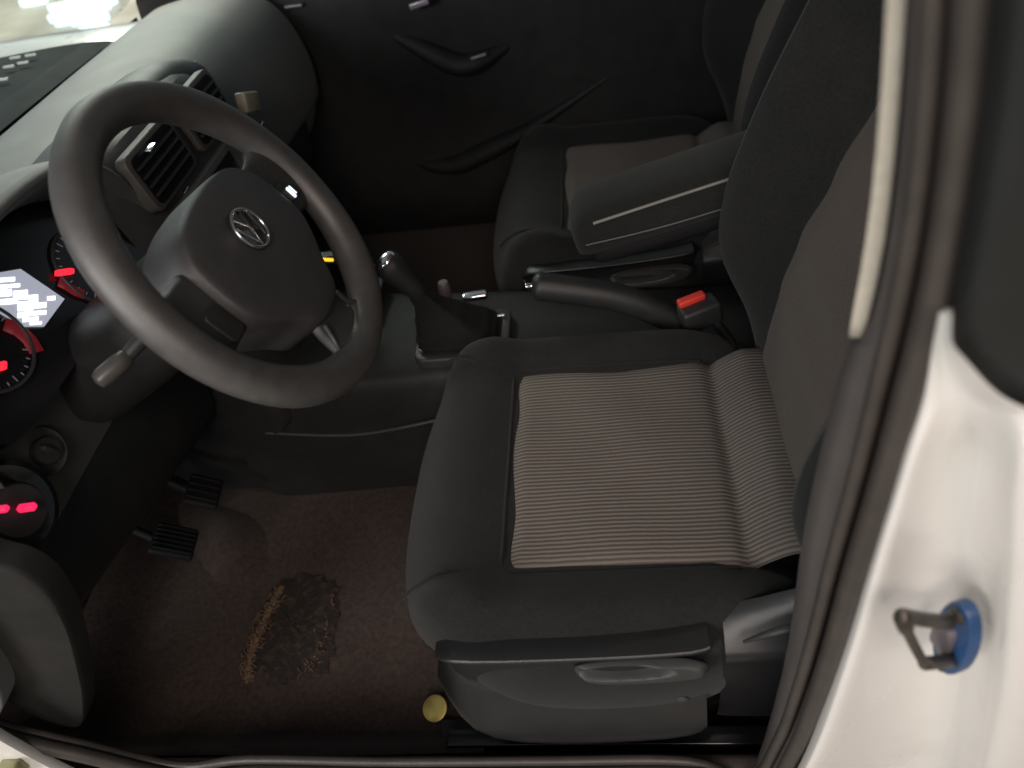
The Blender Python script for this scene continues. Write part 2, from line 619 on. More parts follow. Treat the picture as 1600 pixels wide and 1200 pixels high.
# carpeted floor, tunnel side, firewall
fl = MB()
rows = []
for x, z in [(-1.1, .62), (-1.0, .50), (-.92, .40), (-.84, .335), (-.75, .318), (-.5, .315), (-.2, .315), (.2, .315), (.6, .315)]:
    rows.append([(x, y, z) for y in (-.29, -.2, 0, .15, .24)])
fl.grid(rows)
rows = []
for x, z in [(-1.1, .62), (-1.0, .50), (-.92, .40), (-.84, .335), (-.75, .318), (-.5, .315), (-.2, .315), (.2, .315), (.6, .315)]:
    rows.append([(x, y, z) for y in (.46, .6, .8, 1.0, 1.12)])
fl.grid(rows)
fl.make('carpet', CRP, body, sub=1)

fw = MB()
fw.grid([[(-1.0, y, z) for y in (-.33, 0, .36, .7, 1.1)] for z in (.25, .5, .7, .93)])
fw.make('firewall', mat('firewall_felt', (.012, .012, .012), .95, .3, 200, .6, 400), body)
tw = MB()
tw.grid([[(x, y, z) for y, z in ((.235, .30), (.225, .45), (.215, .62), (.215, .8))] for x in (-1.0, -.9, -.8, -.7, -.6)])
tw.make('tunnel_side', PLA, body)

# ------------------------------------------------------------------ seats
INS = [(.56, .19), (.60, .195), (.66, .203), (.75, .214), (.82, .230), (.9, .259), (1.0, .297), (1.1, .335), (1.25, .392), (1.36, .434)]
BOL = [(.56, .21), (.60, .208), (.66, .190), (.75, .146), (.82, .138), (.9, .158), (1.0, .193), (1.1, .237), (1.25, .320), (1.36, .40)]


def top_z(x, y):
    a = smooth((abs(y) - .160) / .055)
    z = .612 + .030 * a - .05 * smooth((abs(y) - .222) / .06)
    if abs(y) < .18:
        z -= .012 * smooth((x - .09) / .03) * (1 - smooth((abs(y) - .165) / .015))
    z += .016 * smooth((-.135 - x) / .05) - .065 * smooth((-.20 - x) / .11) ** 1.5
    return z


def make_seat(label, group):
    t = thing('front_seat', label, 'car seat', (0, 0, .33), group)
    # cushion : superellipse rings
    cx, ax, ay = -.04, .262, .276
    rows = []
    NT = 64

    def ring(s, dz, e=3.0):
        r = []
        for k in range(NT):
            a = 2 * pi * k / NT
            c, q = cos(a), sin(a)
            X = cx + ax * s * math.copysign(abs(c) ** (2 / e), c)
            Y = ay * s * math.copysign(abs(q) ** (2 / e), q)
            r.append((X, Y, top_z(X, Y) + dz))
        return r

    for s in (.02, .2, .4, .55, .66, .76, .84, .90, .945, .975):
        rows.append(ring(s, -.028 * max(0, (s - .8) / .2) ** 2.2))
    for s, dz in ((.995, -.043), (1.0, -.065), (.995, -.095), (.975, -.125), (.95, -.14)):
        rows.append(ring(s, dz))
    MB().grid(rows, close_u=True, cap=True).make('cushion', BLK, t, sub=1)
    # ribbed centre of the cushion, with the fold and the roll at its rear
    rows = []
    nx, ny = 60, 40
    for i in range(nx + 1):
        x = lerp(-.146, .222, i / nx)
        row = []
        for j in range(ny + 1):
            y = lerp(-.172, .172, j / ny)
            yy = y * (1 + .02 * (x < .1) * 0)
            ed = min((x + .146) / .02, (.172 - abs(y)) / .016, 1)
            z = .617 + .006 * smooth(ed) - .006
            xf = x - .028 * (y / .172) * 0
            z += -.007 * math.exp(-((xf - .131) / .010) ** 2) + .022 * smooth((xf - .131) / .05) - .006 * smooth((xf - .19) / .04)
            z += .0018 * sin(x * 31 + y * 9) * sin(y * 23 + 1)
            z += .006 * (1 - (y / .172) ** 2) * (x < .131) * 0
            row.append((x, yy, z + .003))
        rows.append(row)
    o = MB().grid(rows).make('cushion_centre', RIB, t)
    o['label'] = 'ribbed grey brown centre of the cushion'
    # seams: round the centre and out over the bolsters
    e = [(.12, -.174), (.0, -.175), (-.10, -.175), (-.146, -.171), (-.150, -.12), (-.150, 0), (-.150, .12), (-.146, .171), (-.10, .175), (0, .175), (.12, .174)]
    MB().tube([(x, y, z + .0025) for x, y, z in [(p.x, p.y, top_z(p.x, p.y)) for p in bez([(a, b, 0) for a, b in e], 6)]], .0022, 6).make('seam', BLK, t)
    for sg in (-1, 1):
        e = bez([(-.150, sg * .165, 0), (-.19, sg * .178, 0), (-.225, sg * .19, 0), (-.262, sg * .20, 0)], 5)
        MB().tube([(p.x, p.y, top_z(p.x, p.y) - .001 - .028 * max(0, (max(abs(p.x + .04) / .262, abs(p.y) / .276) - .8) / .2) ** 2.2) for p in e], .0022, 6).make('seam', BLK, t)
    # backrest shell
    rows = []
    for z in (.555, .60, .64, .68, .72, .76, .80, .85, .9, .95, 1.0, 1.06, 1.12, 1.2, 1.28, 1.34, 1.37):
        i, b = interp(z, INS), interp(z, BOL)
        wv = .262 - .02 * smooth((z - 1.1) / .3)
        if z > 1.3:
            sh = (z - 1.3) / .07
            i += .05 * sh
            b += .05 * sh
        back = i + .135 - (.06 if z > 1.35 else 0)
        half = [(0, i + .004), (.09, i + .004), (.148, i + .004), (.160, i + .006), (.176, lerp(i, b, .35)), (.205, lerp(i, b, .86)), (.228, b), (.248, b + .012), (wv, b + .04), (wv + .004, lerp(b, back, .6)), (wv - .02, back - .01), (wv - .08, back)]
        rg = [(xx, yy, z) for yy, xx in half] + [(back + .005, 0, z)] + [(xx, -yy, z) for yy, xx in half[::-1][:-1]]
        rows.append(rg)
    MB().grid(rows, close_u=True, cap=True).make('backrest', BLK, t, sub=1)
    rows = []
    for k in range(60):
        z = lerp(.59, 1.33, k / 59)
        i = interp(z, INS)
        row = []
        for j in range(33):
            y = lerp(-.160, .160, j / 32)
            ed = min((.160 - abs(y)) / .02, 1)
            row.append((i - .004 * smooth(ed) + .003 - .004 * (1 - (y / .16) ** 2) + .001 * sin(z * 33) * sin(y * 21), y, z))
        rows.append(row)
    o = MB().grid(rows).make('backrest_centre', GRY, t)
    o['label'] = 'plain grey brown centre of the backrest'
    # headrest
    rows = []
    for z, hw, hd in ((1.40, .10, .03), (1.42, .125, .05), (1.48, .135, .055), (1.55, .13, .05), (1.59, .11, .035), (1.60, .08, .015)):
        rows.append([(.50 + (z - 1.4) * .25 + hd * cos(a), hw * sin(a), z) for a in [2 * pi * k / 20 for k in range(20)]])
    MB().grid(rows, close_u=True, cap=True).make('headrest', BLK, t, sub=1)
    # side shield
    rows = []
    for x, tz, bz, dy in ((-.225, .588, .560, .022), (-.212, .608, .48, .006), (-.185, .612, .425, 0), (-.1, .612, .412, 0), (0, .616, .420, 0), (.062, .622, .434, 0), (.073, .623, .45, .005)):
        y0 = -.272 + dy
        h = tz - bz
        k5 = tz - h * .52
        rows.append([(x, y0 + .030, tz - .002), (x, y0 + .008, tz), (x, y0 - .004, tz - .001), (x, y0 - .006, tz - .004), (x, y0 + .001, tz - .009), (x, y0 + .003, tz - .012), (x, y0 + .008, tz - .25 * h), (x, y0 + .014, k5 + .006), (x, y0 + .014, k5 + .002), (x, y0 + .012, k5 - .001), (x, y0 + .008, k5 - .005), (x, y0 - .016, lerp(tz, bz, .86)), (x, y0 - .018, lerp(tz, bz, .91)), (x, y0 - .014, lerp(tz, bz, .95)), (x, y0 + .0, bz), (x, y0 + .05, bz + .004)])
    sh = MB().grid(rows).make('side_shield', SHD, t, sub=1)
    # height lever : long grip with a scooped hollow
    lv = MB()
    lo = Vector((.000, -.270, .582))
    X, Z, Yn = Vector((1, 0, .055)).normalized(), Vector((-.055, 0, 1)).normalized(), Vector((0, -1, 0))
    rows = []
    for q_ in range(17):
        s = 1 - q_ / 16.3
        r = []
        for k in range(48):
            a = 2 * pi * k / 48
            c, q = cos(a), sin(a)
            px = (.078 if c > 0 else .074) * s * math.copysign(abs(c) ** .6, c)
            pz = (.0225 if q < 0 else .016) * s * math.copysign(abs(q) ** .75, q)
            ed = 1 - smooth((s - .82) / .18)
            hol = max(0, 1 - ((px + .014) / .056) ** 2 - ((pz - .002) / .0125) ** 2)
            dep = -.004 + .014 * ed - .016 * smooth(hol * 2.2) + .004 * smooth((px - .045) / .03)
            r.append(lo + X * px + Z * pz + Yn * dep)
        rows.append(r)
    lv.grid(rows, close_u=True, cap=True)
    lv.make('height_lever', PLG, sh, sub=1)
    MB().lathe([(.006, 0), (.007, .004), (.004, .006)], (.046, -.268, .507), (0, -1, 0), 14).make('screw_cap', PLG, sh)
    # rear hinge cover beside the backrest
    rows = []
    for x, tz, bz in ((.090, .624, .41), (.10, .630, .405), (.16, .648, .40), (.22, .69, .40), (.27, .70, .41), (.30, .66, .44)):
        rd_ = .598 + (x - .09) * .06
        rows.append([(x, -.225, tz), (x, -.246, tz - .006), (x, -.262, rd_ + .006), (x, -.270, rd_), (x, -.271, rd_ - .010), (x, -.264, rd_ - .03), (x, -.258, lerp(tz, bz, .7)), (x, -.254, bz), (x, -.23, bz)])
    MB().grid(rows).make('hinge_cover', SHD, t, sub=1)
    MB().tube(bez([P(1162, 1003, y=-.268), P(1190, 994, y=-.272), P(1225, 985, y=-.274), P(1262, 976, y=-.27)], 5), [.0015 + .003 * min(1, k / 8) for k in range(16)], 8).make('recline_lever', PLA, t)
    # runner
    MB().box((0, -.262, .380), (.25, .012, .010), bev=.003).make('seat_rail', GLO, t)
    MB().box((0, -.240, .335), (.27, .02, .014), bev=.003).make('rail_foot', PLA, t)
    MB().box((-.02, 0, .44), (.2, .22, .06), bev=.02).make('seat_frame', PLA, t)
    return t


def copy_tree(o, parent=None):
    c = o.copy()
    COL.objects.link(c)
    if parent is not None:
        c.parent = parent
    for ch in list(o.children):
        copy_tree(ch, c)
    return c


seat = make_seat('black driver seat with ribbed grey brown cushion centre, nearest the open door', 'front seats of the car')
pseat = copy_tree(seat)
pseat['label'] = 'dark passenger seat with plain grey patch, far side beyond the armrest'
pseat.location = (.07, .715, .33)

# seat belt strap hanging beside the pillar
rows = []
for v, l, r in [(-80, 1389, 1421), (0, 1385, 1417), (120, 1378, 1409), (250, 1369, 1398), (380, 1353, 1384), (470, 1336, 1364), (527, 1325, 1349)]:
    rows.append([P(lerp(l, r, t), v, y=-.311 - .002 * t - .0015 * sin(t * pi)) for t in (0, .15, .5, .85, 1)])
bo = MB().grid(rows).make('seat_belt', BELT, None, sub=1)
m = bo.modifiers.new('thickness', 'SOLIDIFY')
m.thickness = .0016
tag(bo, 'pale beige seat belt strap hanging down beside the driver backrest and door pillar', 'seat belt')

# buckle
bp_ = P(1080, 467, z=.655)
bk = thing('belt_buckle', 'black seat belt buckle with bright red release button beside driver cushion', 'belt buckle', bp_)
dirv = (P(1105, 456, z=.66) - P(1055, 478, z=.65)).normalized()
ang = math.atan2(dirv.y, dirv.x)
rm = Matrix.Rotation(ang, 3, 'Z') @ Matrix.Rotation(R(-8), 3, 'Y')
MB().box(bp_ + Vector((.012, -.006, -.024)), (.03, .018, .02), rm, .006).make('buckle_case', PLA, bk)
MB().box(bp_ + Vector((0, 0, -.001)), (.0215, .0075, .006), rm, .004).make('release_button', REDP, bk)
MB().tube([bp_ + Vector((.03, -.01, -.03)), bp_ + Vector((.06, -.012, -.08)), bp_ + Vector((.08, -.012, -.16))], .008, 8).make('buckle_stalk', PLA, bk)

# ------------------------------------------------------------------ steering wheel
CW = Vector((-.38, .007, .979))
ta = R(32.3)
wn = Vector((cos(ta), 0, sin(ta)))
w2 = Vector((-sin(ta), 0, cos(ta)))
w1 = Vector((0, 1, 0))
wh = thing('steering_wheel', 'black three-spoke steering wheel with round chrome emblem on its hub', 'steering wheel', CW)


def W(a, b, h=0.0):
    return CW + w1 * a + w2 * b + wn * h


rows = []
for k in range(72):
    a = 2 * pi * k / 72
    rr = .1695
    thick = .0205 + .0015 * (abs(sin(2 * a)) ** 4)
    rows.append([W((rr + thick * cos(q)) * cos(a), (rr + thick * cos(q)) * sin(a), thick * .95 * sin(q)) for q in [2 * pi * j / 16 for j in range(16)]])
MB().grid(rows, close_u=True, close_v=True).make('rim', LEA, wh)
# airbag hub : domed polygon
hub = [(.102, .018), (.092, .040), (.068, .058), (.03, .065), (0, .066), (-.03, .065), (-.068, .058), (-.092, .040), (-.102, .018), (-.104, -.03), (-.088, -.058), (-.06, -.084), (-.034, -.112), (0, -.118), (.034, -.112), (.06, -.084), (.088, -.058), (.104, -.03)]
hub3 = bez([(a, b, 0) for a, b in hub], 4, True)
rows = []
for s, h in ((1.0, -.05), (1.0, -.036), (.995, -.014), (.985, .0), (.965, .010), (.93, .0135), (.86, .0150), (.7, .0168), (.45, .0182), (.2, .0188), (.02, .019)):
    rows.append([W(p.x * s, p.y * s - .02 * (1 - s), h) for p in hub3])
HUBM = mat('hub_plastic', (.042, .041, .043), .42, .12, 30, .3, 1200, spec=.7)
MB().grid(rows, close_u=True, cap=True).make('hub_cover', HUBM, wh)
# spokes


def spoke(pts, mat_, name):
    """pts: (a, b, halfwidth dir vector, h, thick)"""
    rows = []
    for a, b, da, db, h, th in pts:
        ring = []
        for k in range(16):
            q = 2 * pi * k / 16
            c, s_ = cos(q), sin(q)
            c = math.copysign(abs(c) ** .7, c)
            s_ = math.copysign(abs(s_) ** .7, s_)
            ring.append(W(a + da * c, b + db * c, h + th * s_))
        rows.append(ring)
    return MB().grid(rows, close_u=True, cap=True).make(name, mat_, wh, sub=1)


for sg in (-1, 1):
    spoke([(sg * .080, -.004, 0, .044, -.006, .014), (sg * .11, -.004, 0, .041, -.010, .012), (sg * .135, -.003, 0, .042, -.010, .010), (sg * .155, -.002, 0, .052, -.004, .012), (sg * .170, .0, 0, .064, 0, .012)], PLG, 'spoke')
spoke([(0, -.10, .036, 0, -.004, .012), (0, -.125, .034, 0, -.010, .010), (0, -.148, .040, 0, -.008, .011), (0, -.170, .052, 0, 0, .012)], PLG, 'spoke')
for sg in (-1, 1):
    pth = bez([W(sg * .030, -.115, .006), W(sg * .036, -.135, .002), W(sg * .052, -.150, .004)], 5)
    MB().tube(pth, .003, 8).make('spoke_trim', PLG, wh)
for sg in (-1, 1):
    MB().prism(rpoly(.014, .020, .007), W(sg * .118, -.020, .001), w1, w2, wn, -.004, .0035, .002).make('spoke_pad', PLA, wh)
# emblem
ec = (-.003, .006)
em = MB().lathe([(.0245, 0), (.0245, .003), (.023, .004), (.022, .0035), (.021, .001), (.0, .001)], W(*ec, .0185), wn, 32).make('emblem', PLA, wh)
ring = [W(ec[0] + .0225 * cos(2 * pi * k / 40), ec[1] + .0225 * sin(2 * pi * k / 40), .0225) for k in range(40)]
MB().tube(ring, .0018, 8, closed=True).make('emblem_ring', CHR, em)


def stroke(pts):
    return [W(ec[0] + a * .022, ec[1] + b * .022, .0225) for a, b in pts]


MB().tube(stroke([(-.42, .86), (0, .06), (.42, .86)]), .0017, 6).make('emblem_letter', CHR, em)
MB().tube(stroke([(-.80, .52), (-.40, -.82), (0, -.02), (.40, -.82), (.80, .52)]), .0017, 6).make('emblem_letter', CHR, em)
# button on the far spoke; its bright glint is painted as glowing bars
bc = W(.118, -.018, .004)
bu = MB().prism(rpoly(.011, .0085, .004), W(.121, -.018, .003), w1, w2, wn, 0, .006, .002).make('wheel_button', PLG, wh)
MB().prism(rpoly(.0028, .0075, .002), W(.118, -.018, .0092), w1, w2, wn, 0, .001).make('button_glint', E_B, bu)
MB().prism(rpoly(.0012, .0060, .001), W(.1245, -.018, .0092), w1, w2, wn, 0, .001).make('button_glint', E_B, bu)
# column shroud and stalks
MB().tube([CW + wn * -.03, CW + wn * -.08, CW + wn * -.22, CW + wn * -.32], [.045, .055, .062, .06], 18).make('column_cover', PLA, wh)
stk = thing('control_stalk', 'dark stalk with pale tip below the near side of the wheel rim', 'stalk', CW + wn * -.08 + w1 * -.05)
sp_ = P(178, 575, x=-.50)
s0 = CW + wn * -.08 + w1 * -.05
MB().tube(bez([s0, lerp(s0, sp_, .5) + Vector((0, 0, .004)), lerp(s0, sp_, .85)], 6), [.011 - .0003 * k for k in range(13)], 10).make('stalk_arm', PLA, stk)
dv = (sp_ - s0).normalized()
MB().lathe([(.004, -.004), (.0095, 0), (.0105, .01), (.0105, .030), (.0085, .036), (.003, .038)], lerp(s0, sp_, .82), dv, 16).make('stalk_tip', mat('pale_stalk_tip', (.06, .055, .05), .35, .2, 60), stk)

# ------------------------------------------------------------------ dashboard
da = thing('dashboard', 'dark grey dashboard with lit instruments and centre stack, pale sheen on its top', 'dashboard', (-.8, .36, .6))
rows = []
for y in [-.33, -.31, -.25, -.15, 0, .15, .25, .36, .5, .65, .8, .95, 1.05, 1.09]:
    drv = 1 - smooth((y - .2) / .2)
    pas = smooth((y - .45) / .2)
    sag = .008 * smooth((abs(y - .36) - .4) / .35)
    top = [(-.985, .915), (-.975, .938), (-.94, .950), (-.86, .960), (-.76, .962), (-.70, .952 - .015 * pas)]
    face = [(-.665, .925 - .03 * pas), (-.645, .88 - .05 * pas), (-.640, .82 - .05 * pas), (-.65, .76 - .05 * pas), (-.66, .71), (-.675, .66), (-.71, .61), (-.78, .58), (-.86, .60)]
    rows.append([(a + sag, y, b - sag * .3) for a, b in top + face])
o = MB().grid(rows).make('dash_panel', DASH, da, sub=2)
m = o.modifiers.new('thickness', 'SOLIDIFY')
m.thickness = .004

# instrument binnacle hood
rows = []
arch = [(-.215, .86), (-.212, .92), (-.195, .975), (-.15, 1.02), (-.08, 1.042), (0, 1.048), (.08, 1.042), (.15, 1.02), (.195, .975), (.212, .92), (.215, .86)]
for x, s, dz in ((-.665, .90, -.012), (-.64, .93, -.006), (-.606, .985, .0), (-.598, 1.0, .004), (-.606, 1.03, .009), (-.66, 1.03, .006), (-.74, 1.0, -.012), (-.82, .95, -.04), (-.90, .85, -.075)):
    rows.append([(x, .0 + a * s, .86 + (b - .86) * s + dz) for a, b in arch])
MB().grid(rows).make('binnacle_hood', DASH, da, sub=2)
# cluster face
ux = Vector((0, 1, 0))
fn = Vector((cos(R(28)), 0, sin(R(28))))
uz = Vector((-sin(R(28)), 0, cos(R(28))))
FC = Vector((-.640, 0, .945))


def FP(a, b, h=0):
    return FC + ux * a + uz * b + fn * h


cl = MB().prism(rpoly(.195, .078, .05), FC, ux, uz, fn, -.03, 0).make('instrument_panel', GLO, da)


def onface(u, v, h=.004):
    d = ray(u, v)
    o_ = FC + fn * h
    t = (o_ - CAM).dot(fn) / d.dot(fn)
    q = CAM + d * t - FC
    return (q.dot(ux), q.dot(uz))


quad = [onface(u, v) for u, v in ((-14, 428), (32, 420), (101, 467), (70, 509), (36, 509), (-14, 478))]
MB().prism(quad, FC, ux, uz, fn, .001, .004).make('display', E_D, cl)
for (cx_, cy_, hx, hy) in ((10, 437, 13, 3), (14, 447, 17, 2.5), (6, 458, 12, 5), (32, 461, 11, 7), (52, 467, 7, 6), (14, 471, 13, 4), (40, 478, 12, 7), (63, 477, 9, 4), (58, 489, 14, 3), (36, 492, 8, 4), (80, 466, 6, 3), (48, 499, 12, 3), (56, 505, 9, 2)):
    qd = [onface(cx_ + sx * hx, cy_ + sy * hy - sx * hx * .08 + hx * 0, .0045) for sx, sy in ((-1, -1), (1, -1), (1, 1), (-1, 1))]
    MB().prism(qd, FC, ux, uz, fn, .0042, .0050 + .0002 * random.random()).make('display_text', E_W, cl)
# dials : rings with red arcs
for dc, arcs in ((onface(150, 415), ()), (onface(-30, 540), ())):
    ringp = [FP(dc[0] + .052 * cos(2 * pi * k / 40), dc[1] + .052 * sin(2 * pi * k / 40), .004) for k in range(40)]
    MB().tube(ringp, .0022, 6, closed=True).make('dial_ring', PLG, cl)
    tk = MB()
    for k in range(28):
        a = 2 * pi * k / 28
        l_ = .007 if k % 4 == 0 else .004
        tk.tube([FP(dc[0] + q * cos(a), dc[1] + q * sin(a), .0035) for q in (.048 - l_, .048)], .0006, 4)
    tk = tk.make('dial_ticks', E_D2, cl)
    tk['kind'] = 'stuff'
for pts, wd, mt in (([(92, 440), (104, 446), (118, 455), (132, 460)], 9, E_RD), ([(8, 506), (28, 515), (46, 530), (58, 550)], 12, E_RD)):
    A = [onface(u, v) for u, v in pts]
    rows = []
    for i, (a, b) in enumerate(A):
        j = min(i + 1, len(A) - 1)
        k = max(i - 1, 0)
        tx, ty = A[j][0] - A[k][0], A[j][1] - A[k][1]
        L_ = sqrt(tx * tx + ty * ty)
        nx_, ny_ = -ty / L_ * wd * .0007, tx / L_ * wd * .0007
        rows.append([FP(a + nx_, b + ny_, .004), FP(a - nx_, b - ny_, .004)])
    o = MB().grid(rows).make('dial_arc', mt, cl)
    mm = o.modifiers.new('thickness', 'SOLIDIFY')
    mm.thickness = .001
for u, v, hx, hy in ((101, 425, 15, 5), (2, 572, 9, 7)):
    qd = [onface(u + sx * hx, v + sy * hy - sx * 2, .006) for sx, sy in ((-1, -.8), (-.6, -1), (.6, -1), (1, -.6), (1, .8), (.6, 1), (-.6, 1), (-1, .8))]
    MB().prism(qd, FC, ux, uz, fn, .0052, .0062).make('warning_light', E_R, cl)

# lower left : vent knob and lit rotary light switch
kv = P(68, 705, x=-.635)
knd = Vector((.92, -.2, .32)).normalized()
MB().lathe([(.030, -.008), (.032, 0), (.028, .005), (.024, .002), (.020, -.001), (.001, -.001)], kv + Vector((-.006, 0, -.002)), knd, 28).make('knob_surround', PLG, da)
k1 = MB().lathe([(.015, -.01), (.016, .006), (.0145, .010), (.001, .0105)], kv, knd, 20).make('dash_knob', PLA, da)
MB().box(kv + knd * .012, (.004, .0025, .012), Matrix.Rotation(R(30), 3, 'X'), .001).make('knob_grip', PLG, k1)
ls = P(15, 800, x=-.628)
MB().lathe([(.055, -.01), (.055, .002), (.048, .006), (.040, .002), (.001, .0)], ls + Vector((-.006, 0, 0)), knd, 32).make('switch_surround', GLO, da)
k2 = MB().lathe([(.030, -.006), (.030, .014), (.027, .019), (.001, .020)], ls, knd, 28).make('light_switch', PLA, da)
for u, v, hx, hy in ((42, 793, .004, .0035), (-1, 796, .0035, .003)):
    q = P(u, v, x=-.600)
    MB().box(q, (.0095, hx, hy), Matrix.Rotation(R(-6), 3, 'Y'), .002).make('switch_light', emit('switch_red', (1, .02, .10), 1.3) if u == 42 else bpy.data.materials['switch_red'], k2)

# dash end trim / kick panel by the door
pts = bez([P(u, v, y=-.300) for u, v in [(-70, 872), (-20, 886), (30, 900), (70, 928), (102, 980), (121, 1045), (131, 1105), (122, 1140), (70, 1130), (0, 1092), (-70, 1050), (-90, 960)]], 4, True)
rows = []
ct_ = sum(pts, Vector()) / len(pts)
for s_, dy_ in ((1.0, .03), (1.0, .008), (.99, .003), (.97, .001), (.85, .0), (.6, -.001), (.3, -.001), (.04, -.001)):
    rows.append([Vector((ct_.x + (p.x - ct_.x) * s_, p.y + dy_, ct_.z + (p.z - ct_.z) * s_)) for p in pts])
MB().grid(rows, close_u=True, cap=True).make('end_trim', mat('end_trim_plastic', (.017, .0165, .016), .7, .15, 25, .25, 1000, dust=.06, spec=.2), da)
# knee panel
rows = []
for y in (-.30, -.2, -.05, .1, .2):
    k = (y + .3) / .5
    rows.append([(-.655, y, .74), (-.640, y, .70), (-.648, y, lerp(.66, .56, k)), (-.68, y, lerp(.62, .52, k)), (-.78, y, lerp(.60, .52, k))])
MB().grid(rows).make('knee_panel', PLA, da, sub=1)

# centre stack
ck = MB()
rows = []
for y in (.165, .18, .22, .36, .5, .54, .555):
    e_ = .03 * smooth((abs(y - .36) - .14) / .05)
    rows.append([(-.76, y, .985 - e_), (-.68 - e_, y, 1.010 - e_), (-.615 - e_, y, 1.005 - e_), (-.60 - e_, y, .97), (-.565 - e_, y, .82), (-.54 - e_, y, .70), (-.52 - e_, y, .60), (-.53 - e_, y, .52)])
ck.grid(rows).make('centre_stack', PLG, da, sub=1)
cfn = Vector((.97, 0, .22)).normalized()
cuz = Vector((-.22, 0, .97)).normalized()


def CS(y, z):
    x = interp(z, [(.52, -.53), (.60, -.52), (.70, -.54), (.82, -.565), (.94, -.592), (1.0, -.605)])
    return Vector((x, y, z))


for y in (.275, .445):
    vf = MB().prism(rpoly(.072, .040, .014), CS(y, .955), ux, cuz, cfn, -.01, .006, .003).make('air_vent', GREYP, da)
    MB().prism(rpoly(.062, .033, .010), CS(y, .955), ux, cuz, cfn, .004, .0075).make('vent_opening', GLO, vf)
    for k in range(4):
        MB().box(CS(y, .955) + cuz * (-.019 + .0127 * k) + cfn * .008, (.003, .060, .0016), Matrix.Rotation(R(-20), 3, 'Y')).make('vent_slat', PLA, vf)
rd = MB().prism(rpoly(.130, .060, .010), CS(.36, .845), ux, cuz, cfn, -.01, .007, .003).make('radio', GREYP, da)
MB().prism(rpoly(.070, .040, .004), CS(.36, .855), ux, cuz, cfn, .0065, .009, .001).make('radio_screen', GLO, rd)
for k in range(6):
    MB().prism(rpoly(.013, .005, .003), CS(.265 + .038 * k, .802), ux, cuz, cfn, .006, .011, .001).make('radio_button', SIL, rd)
for y in (.245, .465):
    MB().lathe([(.016, 0), (.016, .014), (.013, .018), (.001, .018)], CS(y, .855) + cfn * .006, cfn, 20).make('radio_knob', SIL, rd)
for y in (.26, .36, .46):
    hk = MB().lathe([(.026, 0), (.026, .006), (.020, .008), (.018, .020), (.001, .021)], CS(y, .66), cfn, 24).make('heater_knob', PLA, da)
    MB().box(CS(y, .66) + cfn * .021 + cuz * .008, (.0012, .0015, .007), Matrix.Rotation(R(-12), 3, 'Y')).make('knob_mark', SIL, hk)
# hooded tray on top, with pale lip
tr = MB()
rows = []
for y in (.30, .32, .36, .44, .52, .56, .58):
    e_ = .02 * smooth((abs(y - .44) - .08) / .06)
    rows.append([(-.80, y, .955), (-.76, y, .99 - e_), (-.70, y, 1.012 - e_), (-.655, y, 1.012 - e_), (-.632, y, .995 - e_), (-.628, y, .965), (-.64, y, .94)])
tr.grid(rows).make('dash_top_box', PLA, da, sub=1)
q = P(296, 112, x=-.66)
MB().box(q, (.006, .026, .0025), Matrix.Rotation(R(12), 3, 'X'), .001).make('box_lip', mat('tan_trim', (.34, .30, .23), .4, .15, 50), da)
q = P(388, 160, x=-.60)
tb = MB().box(q, (.010, .030, .017), Matrix.Rotation(R(-20), 3, 'X'), .004).make('side_vent', bpy.data.materials['tan_trim'], da)
for u, v, wd in ((405, 195, .009), (364, 226, .008), (234, 231, .010), (286, 298, .008)):
    q = P(u, v, x=-.588)
    MB().box(q, (.006, wd, .0018), Matrix.Rotation(R(6), 3, 'X'), .001).make('chrome_trim', CHR, da)
# glove box on the passenger side
gb = MB().prism(rpoly(.20, .085, .02), Vector((-.664, .80, .70)), ux, Vector((0.08, 0, .99)), Vector((.99, 0, -.08)), -.02, .008, .005).make('glove_box', PLG, da)
MB().box((-.652, .80, .755), (.006, .035, .008), bev=.003).make('glove_box_handle', PLG, gb)

# ------------------------------------------------------------------ centre console, gear lever, handbrake, armrest
cc = thing('centre_console', 'low black console between the seats around the gear lever', 'console', (-.2, .35, .32))
rows = []
for x, zt, hw in ((-.66, .60, .13), (-.55, .60, .135), (-.45, .585, .135), (-.35, .575, .125), (-.2, .575, .115), (-.05, .57, .105), (.15, .56, .10), (.45, .55, .10), (.6, .50, .10)):
    rows.append([(x, .35 - hw - .012, .32), (x, .35 - hw - .008, .42), (x, .35 - hw, zt - .05), (x, .35 - hw + .006, zt - .012), (x, .35 - hw + .018, zt), (x, .35, zt + .002), (x, .35 + hw - .018, zt), (x, .35 + hw - .006, zt - .012), (x, .35 + hw, zt - .05), (x, .35 + hw + .012, .32)])
MB().grid(rows).make('console_body', mat('console_plastic', (.016, .0165, .017), .6, .15, 30, .25, 1400, dust=.05, spec=.35), cc, sub=1)
MB().tube(bez([(-.60, .215, .485), (-.45, .212, .47), (-.32, .215, .485), (-.2, .228, .50), (0, .24, .50)], 6), .0035, 6).make('console_crease', PLG, cc)
o = MB().box((-.435, .43, .595), (.03, .05, .008), bev=.004).make('console_switch', PLG, cc)
q = P(512, 404, y=.42)
MB().box(q, (.0105, .006, .0022), Matrix.Rotation(R(8), 3, 'Y') , .001).make('amber_light', E_O, o)
MB().box(q + Vector((-.004, .008, -.004)), (.02, .01, .008), None, .003).make('switch_block', PLA, o)

